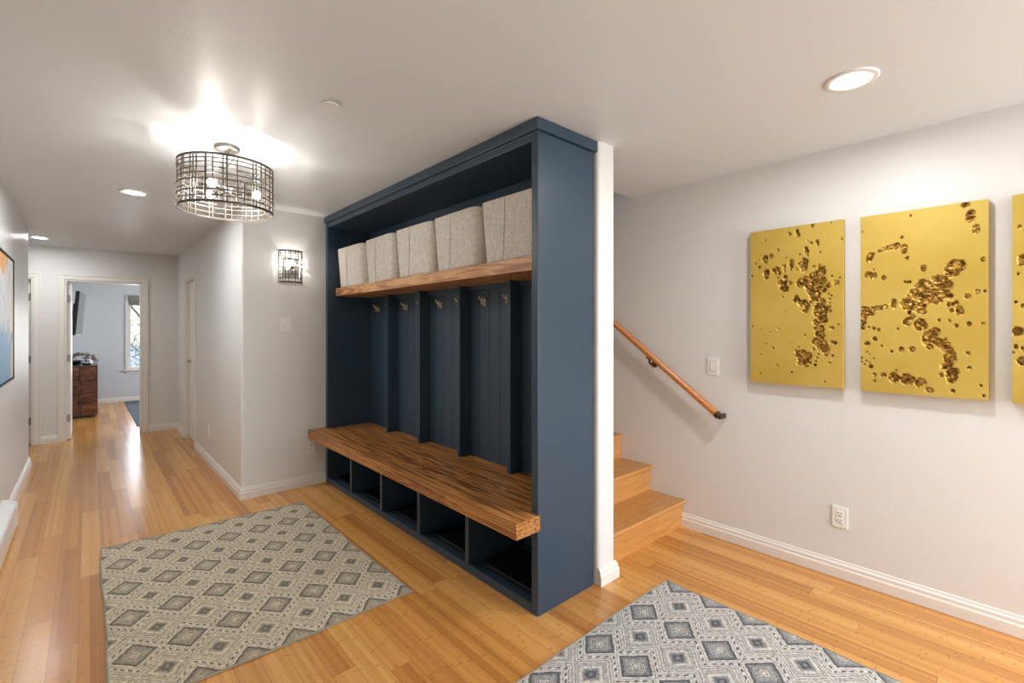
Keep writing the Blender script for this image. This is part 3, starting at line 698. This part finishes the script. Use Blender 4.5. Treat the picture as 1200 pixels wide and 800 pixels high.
def gold_panel(y0, y1, z0, z1, bl, label, seed):
    ny, nz = int((y1 - y0) / .0022), int((z1 - z0) / .0025)
    ys = np.linspace(y0, y1, ny); zs = np.linspace(z0, z1, nz); YY, ZZ = np.meshgrid(ys, zs)
    wy = YY + (vnoise(YY * 70, ZZ * 70, seed) - .5) * .007 + (vnoise(YY * 180, ZZ * 180, seed + 1) - .5) * .005
    wz = ZZ + (vnoise(YY * 70 + 9, ZZ * 70, seed + 2) - .5) * .007 + (vnoise(YY * 180, ZZ * 180 + 5, seed + 3) - .5) * .005
    f = np.full(YY.shape, -1.0)
    for by, bz, ry, rz in bl:
        small = max(0.0, min(1.0, (ry - .006) / .01))
        ay = YY + (wy - YY) * (.25 + .75 * small); az = ZZ + (wz - ZZ) * (.25 + .75 * small)
        dd = 1 - np.sqrt(((ay - by) / ry) ** 2 + ((az - bz) / rz) ** 2)
        f = np.maximum(f, (dd + .02 + .12 * small) * max(.5, min(1.0, ry / .014)))
    mask = np.clip(f / .10, 0, 1)
    rough = vnoise(YY * 90, ZZ * 90, seed + 5) * .6 + vnoise(YY * 190, ZZ * 190, seed + 6) * .4
    depth = mask * (.0075 + .010 * (.5 - rough)) 
    n = ny * nz; co = np.zeros((n, 3)); co[:, 0] = XPF + depth.ravel(); co[:, 1] = YY.ravel(); co[:, 2] = ZZ.ravel()
    idx = np.arange(n).reshape(nz, ny)
    q = np.stack([idx[:-1, :-1], idx[1:, :-1], idx[1:, 1:], idx[:-1, 1:]], -1).reshape(-1, 4)
    me = bpy.data.meshes.new('relief'); me.from_pydata([], [], []) 
    me.vertices.add(n); me.vertices.foreach_set('co', (co - np.array([XR, (y0 + y1) / 2, z0])).ravel())
    me.loops.add(q.size); me.loops.foreach_set('vertex_index', q.ravel())
    me.polygons.add(len(q)); me.polygons.foreach_set('loop_start', np.arange(0, q.size, 4)); me.polygons.foreach_set('loop_total', np.full(len(q), 4))
    me.polygons.foreach_set('use_smooth', np.ones(len(q), bool)); me.update(); me.validate()
    at = me.attributes.new('crater', 'FLOAT', 'POINT'); at.data.foreach_set('value', mask.ravel())
    me.materials.append(M['gold'])
    t = thing('relief_panel', label, 'artwork', (XR, (y0 + y1) / 2, z0), 'gold relief panels on the right wall')
    o = bpy.data.objects.new('relief', me); COL.objects.link(o); o.parent = t
    bm = bmesh.new()
    # shallow tray that carries the relief
    v0 = [(y0, z0), (y1, z0), (y1, z1), (y0, z1)]
    a = [bm.verts.new((XPF, p, q2)) for p, q2 in v0]; b = [bm.verts.new((XR - .008, p, q2)) for p, q2 in v0]
    for k in range(4): bm.faces.new((a[k], a[(k + 1) % 4], b[(k + 1) % 4], b[k]))
    bm.faces.new(b)
    bx(bm, XR - .008, XR - .0005, y0 + .06, y1 - .06, z0 + .1, z1 - .1)
    part('panel_body', bm, M['gold'], t)
gold_panel(.722, 1.217, 1.074, 2.020, B1, 'gold relief panel nearest the stairs, craters running down its right half', 1)
gold_panel(.152, .643, 1.072, 2.016, B2, 'gold relief panel in the middle with large bronze boulder-like craters', 20)
gold_panel(-.42, .076, 1.071, 2.015, B3, 'gold relief panel cut off by the right edge of the photo', 40)

# ------------------------------------------------------------------ abstract painting on the left wall
t = thing('abstract_painting', 'large abstract painting in blue, grey and orange on the left wall', 'painting', (XL, 4.62, 1.027))
X0 = -.418
part('canvas', boxes([(XL + .004, X0 - .006, 4.03, 5.213, 1.045, 1.917)]), M['abstract'], t)
part('frame', boxes([(XL + .001, X0, 4.0, 4.012, 1.027, 1.935), (XL + .001, X0, 5.219, 5.231, 1.027, 1.935), (XL + .001, X0, 4.012, 5.219, 1.027, 1.038), (XL + .001, X0, 4.012, 5.219, 1.924, 1.935)]), M['frame'], t, 'thin dark floating frame')

# baseboard heater cover
t = thing('baseboard_heater', 'white metal baseboard heater cover along the left wall', 'heater', (XL, 2.5, 0))
pr = [(XL + .0005, .0), (XL + .0005, .20), (XL + .012, .205), (XL + .075, .180), (XL + .082, .168), (XL + .082, .020), (XL + .070, .020), (XL + .070, .0)]
bm = bmesh.new(); ya, yb = .3, 4.84
a = [bm.verts.new((p, ya, q)) for p, q in pr]; b = [bm.verts.new((p, yb, q)) for p, q in pr]; n = len(pr)
bm.faces.new(a); bm.faces.new(b[::-1])
for k in range(n): bm.faces.new((a[k], a[(k + 1) % n], b[(k + 1) % n], b[k]))
part('cover', bm, M['white'], t, bevel=.002)
pr = [(x + (.003 if x > XL + .01 else 0), z + .003 if z > .15 else z) for x, z in pr]; pr[0] = (XL + .0005, 0)
bm = bmesh.new(); ya, yb = 4.82, 4.858
a = [bm.verts.new((p, ya, q)) for p, q in pr]; b = [bm.verts.new((p, yb, q)) for p, q in pr]
bm.faces.new(a); bm.faces.new(b[::-1])
for k in range(n): bm.faces.new((a[k], a[(k + 1) % n], b[(k + 1) % n], b[k]))
part('end_cap', bm, M['white'], t, bevel=.002)

# ------------------------------------------------------------------ switches, outlets
def plate(name, label, cat, origin, axis, w, h, kind):
    """axis '-y': on a wall facing -y; '-x': on a wall facing -x"""
    t = thing(name, label, cat, origin)
    def B(u0, u1, z0, z1, d0, d1):
        x, y, z = origin
        if axis == '-y': return (x + u0, x + u1, y - d1, y - d0, z + z0, z + z1)
        return (x - d1, x - d0, y + u0, y + u1, z + z0, z + z1)
    part('cover_plate', boxes([B(-w / 2, w / 2, -h / 2, h / 2, .0003, .006)]), M['white'], t, bevel=.0018)
    if kind == 'rocker':
        part('rocker_gap_shade', boxes([B(-.019, .019, -.036, .036, .0055, .0068)]), M['white_shadow'], t)
        part('rocker', boxes([B(-.0165, .0165, -.033, .033, .006, .0105)]), M['white'], t, bevel=.0015)
    if kind == 'outlet':
        for s in (-1, 1):
            part('socket', boxes([B(-.0165, .0165, s * .0195 - .014, s * .0195 + .014, .0055, .0085)]), M['white'], t, bevel=.004)
            bm = boxes([B(-.009, -.006, s * .0195 - .002, s * .0195 + .008, .0084, .0089), B(.006, .009, s * .0195 - .002, s * .0195 + .008, .0084, .0089), B(-.0025, .0025, s * .0195 - .011, s * .0195 - .006, .0084, .0089)])
            part('slot', bm, M['slot'], t, 'dark plug slots')
    if kind == 'dial':
        x, y, z = origin; bm = bmesh.new(); cyl(bm, (x, y - .0055, z - .012), (0, -1, 0), .027, .012, 32, .025)
        part('dial', bm, M['white'], t, bevel=.0015)
plate('light_switch', 'white rocker light switch between handrail and gold panel', 'switch', (XR, 1.477, 1.155), '-x', .078, .122, 'rocker')
plate('wall_outlet', 'white double outlet low on the right wall', 'outlet', (XR, .747, .342), '-x', .074, .118, 'outlet')
plate('wall_dimmer', 'white plate with round dial on the wall below the sconce', 'switch', (1.287, YS, 1.450), '-y', .082, .122, 'dial')
plate('wall_outlet', 'white double outlet on the sconce wall beside the bench end', 'outlet', (1.500, YS, .340), '-y', .074, .118, 'outlet')
plate('light_switch', 'white light switch on the hallway wall near the closed door', 'switch', (XH, 6.307, 1.164), '-x', .078, .122, 'rocker')
plate('wall_outlet', 'white outlet low on the hallway wall', 'outlet', (XH, 5.80, .349), '-x', .074, .118, 'outlet')

# ------------------------------------------------------------------ lamps
def can(x, y, label, w=CAN_W, ro=.095):
    t = thing('recessed_downlight', label, 'light', (x, y, H))
    bm = bmesh.new(); lathe(bm, (x, y, H), [(ro, 0), (ro, -.004), (ro - .006, -.007), (.056, -.007), (.054, -.002), (.054, 0)], 40)
    part('trim_ring', bm, M['white'], t, smooth=True)
    bm = bmesh.new(); cyl(bm, (x, y, H - .001), (0, 0, -1), .054, .003, 40)
    part('lens', bm, emit('lit_downlight_lens', CAN_COL, w / (math.pi * math.pi * .054 ** 2)), t, 'glowing round lens')
can(2.352, .515, 'glowing recessed downlight in ceiling above the gold panels', CAN_W * .75)
can(.258, 4.548, 'glowing recessed ceiling downlight beyond the drum light', CAN_W * .8)
can(-.405, 7.49, 'glowing recessed ceiling downlight at the far end of the hallway', CAN_W * .5)
can(2.6, -1.3, 'added unseen downlight behind the camera, by the right wall', CAN_W * .8)  # guessed fixture, added out of view to light the near end

def bulb(t, c, watts, ax=(0, 0, -1), r=.022):
    ax = Vector(ax); c = Vector(c)
    bm = bmesh.new(); cyl(bm, c - ax * .055, ax, .014, .03, 14); s = part('socket', bm, M['bronze'], t)
    bm = bmesh.new(); bmesh.ops.create_uvsphere(bm, u_segments=16, v_segments=12, radius=r, matrix=Matrix.Translation(c))
    cyl(bm, c - ax * .03, ax, .010, .02, 12, .016)
    return part('bulb', bm, emit('lit_bulb', BULB_COL, watts / (math.pi * 4 * math.pi * r * r)), t, 'glowing bulb', smooth=True)

def lattice(bm, c, R, z0, z1, a0, a1, nv, seed, bw=.0058):
    rg = random.Random(seed); full = a1 - a0 > 6.2
    span = z1 - z0
    lev = [.11, .24, .33, .47, .60, .71, .83, .92]
    for i, q in enumerate(lev):
        z = z0 + span * q
        if i in (2, 5):     # interrupted bars
            a = a0
            while a < a1 - .1:
                l = rg.uniform(.35, .8); ringbar(bm, c, R - .0035, z - bw / 2, z + bw / 2, .003, a, min(a1, a + l), 60); a += l + rg.uniform(.2, .5)
        else: ringbar(bm, c, R - (.0 if i % 2 else .0035), z - bw / 2, z + bw / 2, .003, a0, a1, 72)
    a = a0
    k = 0
    while a < a1 - .03:
        wv = bw * (1.5 if k % 5 == 0 else 1.0)
        zz0, zz1 = z0, z1
        if k % 3 == 2: zz0, zz1 = (z0, z0 + span * rg.choice((.47, .6, .83))) if rg.random() < .5 else (z0 + span * rg.choice((.24, .33, .47)), z1)
        da = wv / R / 2; ringbar(bm, c, R - .003, zz0, zz1, .0035, a - da, a + da, 144)
        a += (a1 - a0) / nv * rg.choice((.55, 1.0, 1.0, 1.4)); k += 1

# semi-flush drum light
PC = (.586, 3.069)
t = thing('drum_ceiling_light', 'round open metal lattice drum light hanging in hallway ceiling', 'light', (*PC, H))
bm = bmesh.new(); lathe(bm, (*PC, H), [(.0, -.0005), (.064, -.0005), (.066, -.006), (.064, -.020), (.058, -.025), (.0, -.026)], 36)
part('canopy', bm, M['nickel'], t, 'pale nickel canopy plate', smooth=True)
bm = bmesh.new(); cyl(bm, (*PC, H - .025), (0, 0, -1), .006, .235, 12); cyl(bm, (*PC, H - .025), (0, 0, -1), .013, .02, 16); cyl(bm, (*PC, H - .235), (0, 0, -1), .03, .028, 20, .024)
part('stem', bm, M['nickel'], t)
R0, ZT, ZB = .235, 2.327, 2.069
bm = bmesh.new(); ringbar(bm, (*PC, 0), R0 - .003, ZT - .012, ZT, .005)
part('top_band', bm, M['bronze'], t)
bm = bmesh.new(); ringbar(bm, (*PC, 0), R0 - .003, ZB, ZB + .012, .005)
part('bottom_band', bm, M['bronze'], t)
bm = bmesh.new(); lattice(bm, (*PC, 0), R0, ZB + .01, ZT - .01, 0, 2 * math.pi, 44, 7)
part('lattice_shade', bm, M['bronze'], t, 'open grid of thin bronze bars')
bm = bmesh.new()
for k in range(3):
    a = k * 2.0944 + .5; tube(bm, [(PC[0], PC[1], ZT - .006), (PC[0] + (R0 - .001) * math.cos(a), PC[1] + (R0 - .001) * math.sin(a), ZT - .006)], .003, 6)
part('spider', bm, M['bronze'], t)
for k in range(3):
    a = math.radians(12 + 120 * k) - .35
    e = (PC[0] + .095 * math.cos(a), PC[1] + .095 * math.sin(a))
    bm = bmesh.new(); tube(bm, [(PC[0], PC[1], 2.19), (PC[0] + .05 * math.cos(a), PC[1] + .05 * math.sin(a), 2.175), (*e, 2.19)], .005, 8)
    part('arm', bm, M['bronze'], t)
    bulb(t, (PC[0] + .150 * math.cos(a), PC[1] + .150 * math.sin(a), 2.19), BULB_W, (math.cos(a), math.sin(a), 0))

# wall sconce: half drum
SCX, R1 = 1.328, .097
t = thing('wall_sconce', 'half round metal lattice wall sconce with lit bulb', 'light', (SCX, YS, 1.955))
zb, zt = 1.815, 2.095; c = (SCX, YS, 0)
for z in (zt - .010, zb):
    bm = bmesh.new(); ringbar(bm, c, R1 - .003, z, z + .010, .004, math.pi, 2 * math.pi)
    tube(bm, [(SCX - R1 + .002, YS - .004, z + .005), (SCX + R1 - .002, YS - .004, z + .005)], .003, 6)
    part('band', bm, M['bronze'], t)
bm = bmesh.new(); lattice(bm, c, R1, zb + .008, zt - .008, math.pi, 2 * math.pi, 11, 4)
part('lattice_shade', bm, M['bronze'], t, 'open grid of thin bronze bars')
part('back_plate', boxes([(SCX - .055, SCX + .055, YS - .012, YS - .0005, 1.88, 2.03)]), M['nickel'], t, bevel=.003)
bm = bmesh.new(); tube(bm, [(SCX, YS - .01, 1.90), (SCX, YS - .045, 1.90), (SCX, YS - .05, 1.92)], .006, 8)
part('arm', bm, M['bronze'], t)
bulb(t, (SCX, YS - .052, 1.985), SCONCE_W, (0, 0, 1), .020)

# sprinkler cover
t = thing('sprinkler_cover', 'small white disc cover plate on ceiling right of the drum light', 'ceiling disc', (.826, 2.172, H))
bm = bmesh.new(); lathe(bm, (.826, 2.172, H), [(.030, 0), (.030, -.006), (.042, -.006), (.042, -.009), (.038, -.011), (0, -.011)], 32)
part('cover_plate', bm, M['white'], t, smooth=False)

# ------------------------------------------------------------------ bedroom
# dresser made of reclaimed blocks: near end seen through the doorway
DX0, DX1, DY0, DY1, DZ = -.296, .118, 10.10, 11.55, .822
t = thing('wood_dresser', 'rustic reclaimed wood block dresser seen through the bedroom doorway', 'dresser', (-.09, 10.8, 0))
part('carcass', boxes([(DX0, DX1 - .012, DY0 + .012, DY1, .035, DZ - .002)]), M['black'], t, 'dark recesses between the blocks')
part('plinth', boxes([(DX0, DX1 - .04, DY0 + .03, DY1 - .03, 0, .035)]), M['black'], t)
part('top', boxes([(DX0, DX1, DY0, DY1, DZ - .002, DZ + .014)]), M['dresser_top'], t, 'dark glossy top', bevel=.002)
rows = [(.04, .215, (.17, .232, .240)), (.218, .40, (.20, .17, .235)), (.403, .60, (.14, .222, .245)), (.603, .818, (.23, .225, .25))]
mid = -.09
for i, (z0, z1, e) in enumerate(rows):
    m_ = [-.075, -.110, -.080, -.095][i]
    for (a, b) in ((DX0, m_ - .004), (m_ + .004, DX1)):
        bm = bmesh.new(); wob = [random.uniform(-.014, .014) for _ in range(6)]
        left = a == DX0
        za, zb_ = z0 + .002, z1 - .002
        if left: P = [(a, za), (b - abs(wob[0]) - .012 * (i == 0), za), (b + wob[1] * .3, (za + zb_) / 2), (b - abs(wob[2]), zb_), (a, zb_)]
        else: P = [(a + abs(wob[3]) + .016 * (i == 1), za), (b, za), (b, zb_ - .01 * (i == 2)), (a + abs(wob[4]), zb_), (a + wob[5] * .3, (za + zb_) / 2)]
        A_ = [bm.verts.new((x, DY0, z)) for x, z in P]; B_ = [bm.verts.new((x, DY0 + .012, z)) for x, z in P]
        bm.faces.new(A_); bm.faces.new(B_[::-1])
        for k in range(len(P)): bm.faces.new((A_[k], A_[(k + 1) % len(P)], B_[(k + 1) % len(P)], B_[k]))
        part('wood_block', bm, M['dresser'], t)
    for j in range(3):
        ya = DY0 + .012 + j * (DY1 - DY0 - .012) / 3; part('drawer_front', boxes([(DX1 - .012, DX1, ya + .003, ya + (DY1 - DY0 - .012) / 3 - .003, z0 + .002, z1 - .002)]), M['dresser'], t)
TZ = DZ + .0142
# vase
bm = bmesh.new(); lathe(bm, (-.015, 10.24, TZ), [(.0, 0), (.045, 0), (.068, .015), (.075, .038), (.062, .062), (.040, .082), (.036, .098), (.050, .125), (.056, .130), (.052, .124), (.032, .100), (.034, .082), (.056, .062), (.068, .038), (.060, .018), (0, .008)], 28)
tag(new('glass_vase', bm, M['blue_glass'], None, smooth=True), 'small pale blue curvy glass vase on the wooden dresser', 'vase')
bm = bmesh.new(); lathe(bm, (-.165, 10.45, TZ), [(0, 0), (.06, 0), (.11, .035), (.135, .065), (.130, .065), (.105, .038), (.055, .008), (0, .008)], 28)
tag(new('dark_bowl', bm, M['black'], None, smooth=True), 'dark shallow bowl on the dresser behind the door edge', 'bowl')
random.seed(8); bm = bmesh.new()
spine = [Vector((-.24 + .345 * s, 10.70 + .04 * math.sin(s * 6), TZ + .03 + .125 * math.sin(math.pi * min(1, s * 1.12)) ** .6 if s < .86 else TZ + .03 + .09 * (1 - s) / .14)) for s in [k / 16 for k in range(17)]]
tube(bm, spine, .006, 6)
for i in range(260):
    p = random.choice(spine) + Vector((random.uniform(-.03, .03), random.uniform(-.03, .03), random.uniform(-.02, .03)))
    if p.z < TZ + .012: p.z = TZ + .012
    bmesh.ops.create_icosphere(bm, subdivisions=1, radius=random.uniform(.006, .012), matrix=Matrix.Translation(p) @ Matrix.Diagonal((1, 1.6, .7, 1)))
tag(new('dried_garland', bm, M['dried'], None), 'brown dried seed garland arching over the dresser top', 'garland')

# television on a tilted arm
t = thing('television', 'flat black television tilted on wall arm above the dresser', 'television', (-.13, 10.1, 1.66))
near = Vector((-.115, 9.62, 1.65)); far = Vector((-.050, 10.64, 1.65))
ey = (far - near).normalized(); ez = Vector((.075, 0, 1)).normalized(); ex = ey.cross(ez).normalized(); ez = ex.cross(ey).normalized()
mt = Matrix((ex, ey, ez)).transposed().to_4x4(); mt.translation = (near + far) / 2
w_, h_ = 1.02, .665
bm = bmesh.new(); bx(bm, -.045, 0, -w_ / 2, w_ / 2, -h_ / 2, h_ / 2, mt)
part('housing', bm, M['black'], t, bevel=.004)
bm = bmesh.new(); bx(bm, 0, .0015, -w_ / 2 + .008, w_ / 2 - .008, -h_ / 2 + .012, h_ / 2 - .008, mt)
part('screen', bm, M['screen'], t, 'glossy dark screen')
bm = bmesh.new(); bx(bm, -.085, -.045, -.2, .2, -.15, .15, mt)
part('rear_box', bm, M['black'], t)
bm = bmesh.new(); bx(bm, -.298, -.285, 10.0, 10.2, 1.5, 1.8); tube(bm, [(-.28, 10.1, 1.66), (-.22, 10.02, 1.66), (-.155, 10.12, 1.655)], .014, 8)
part('wall_arm', bm, M['black'], t)
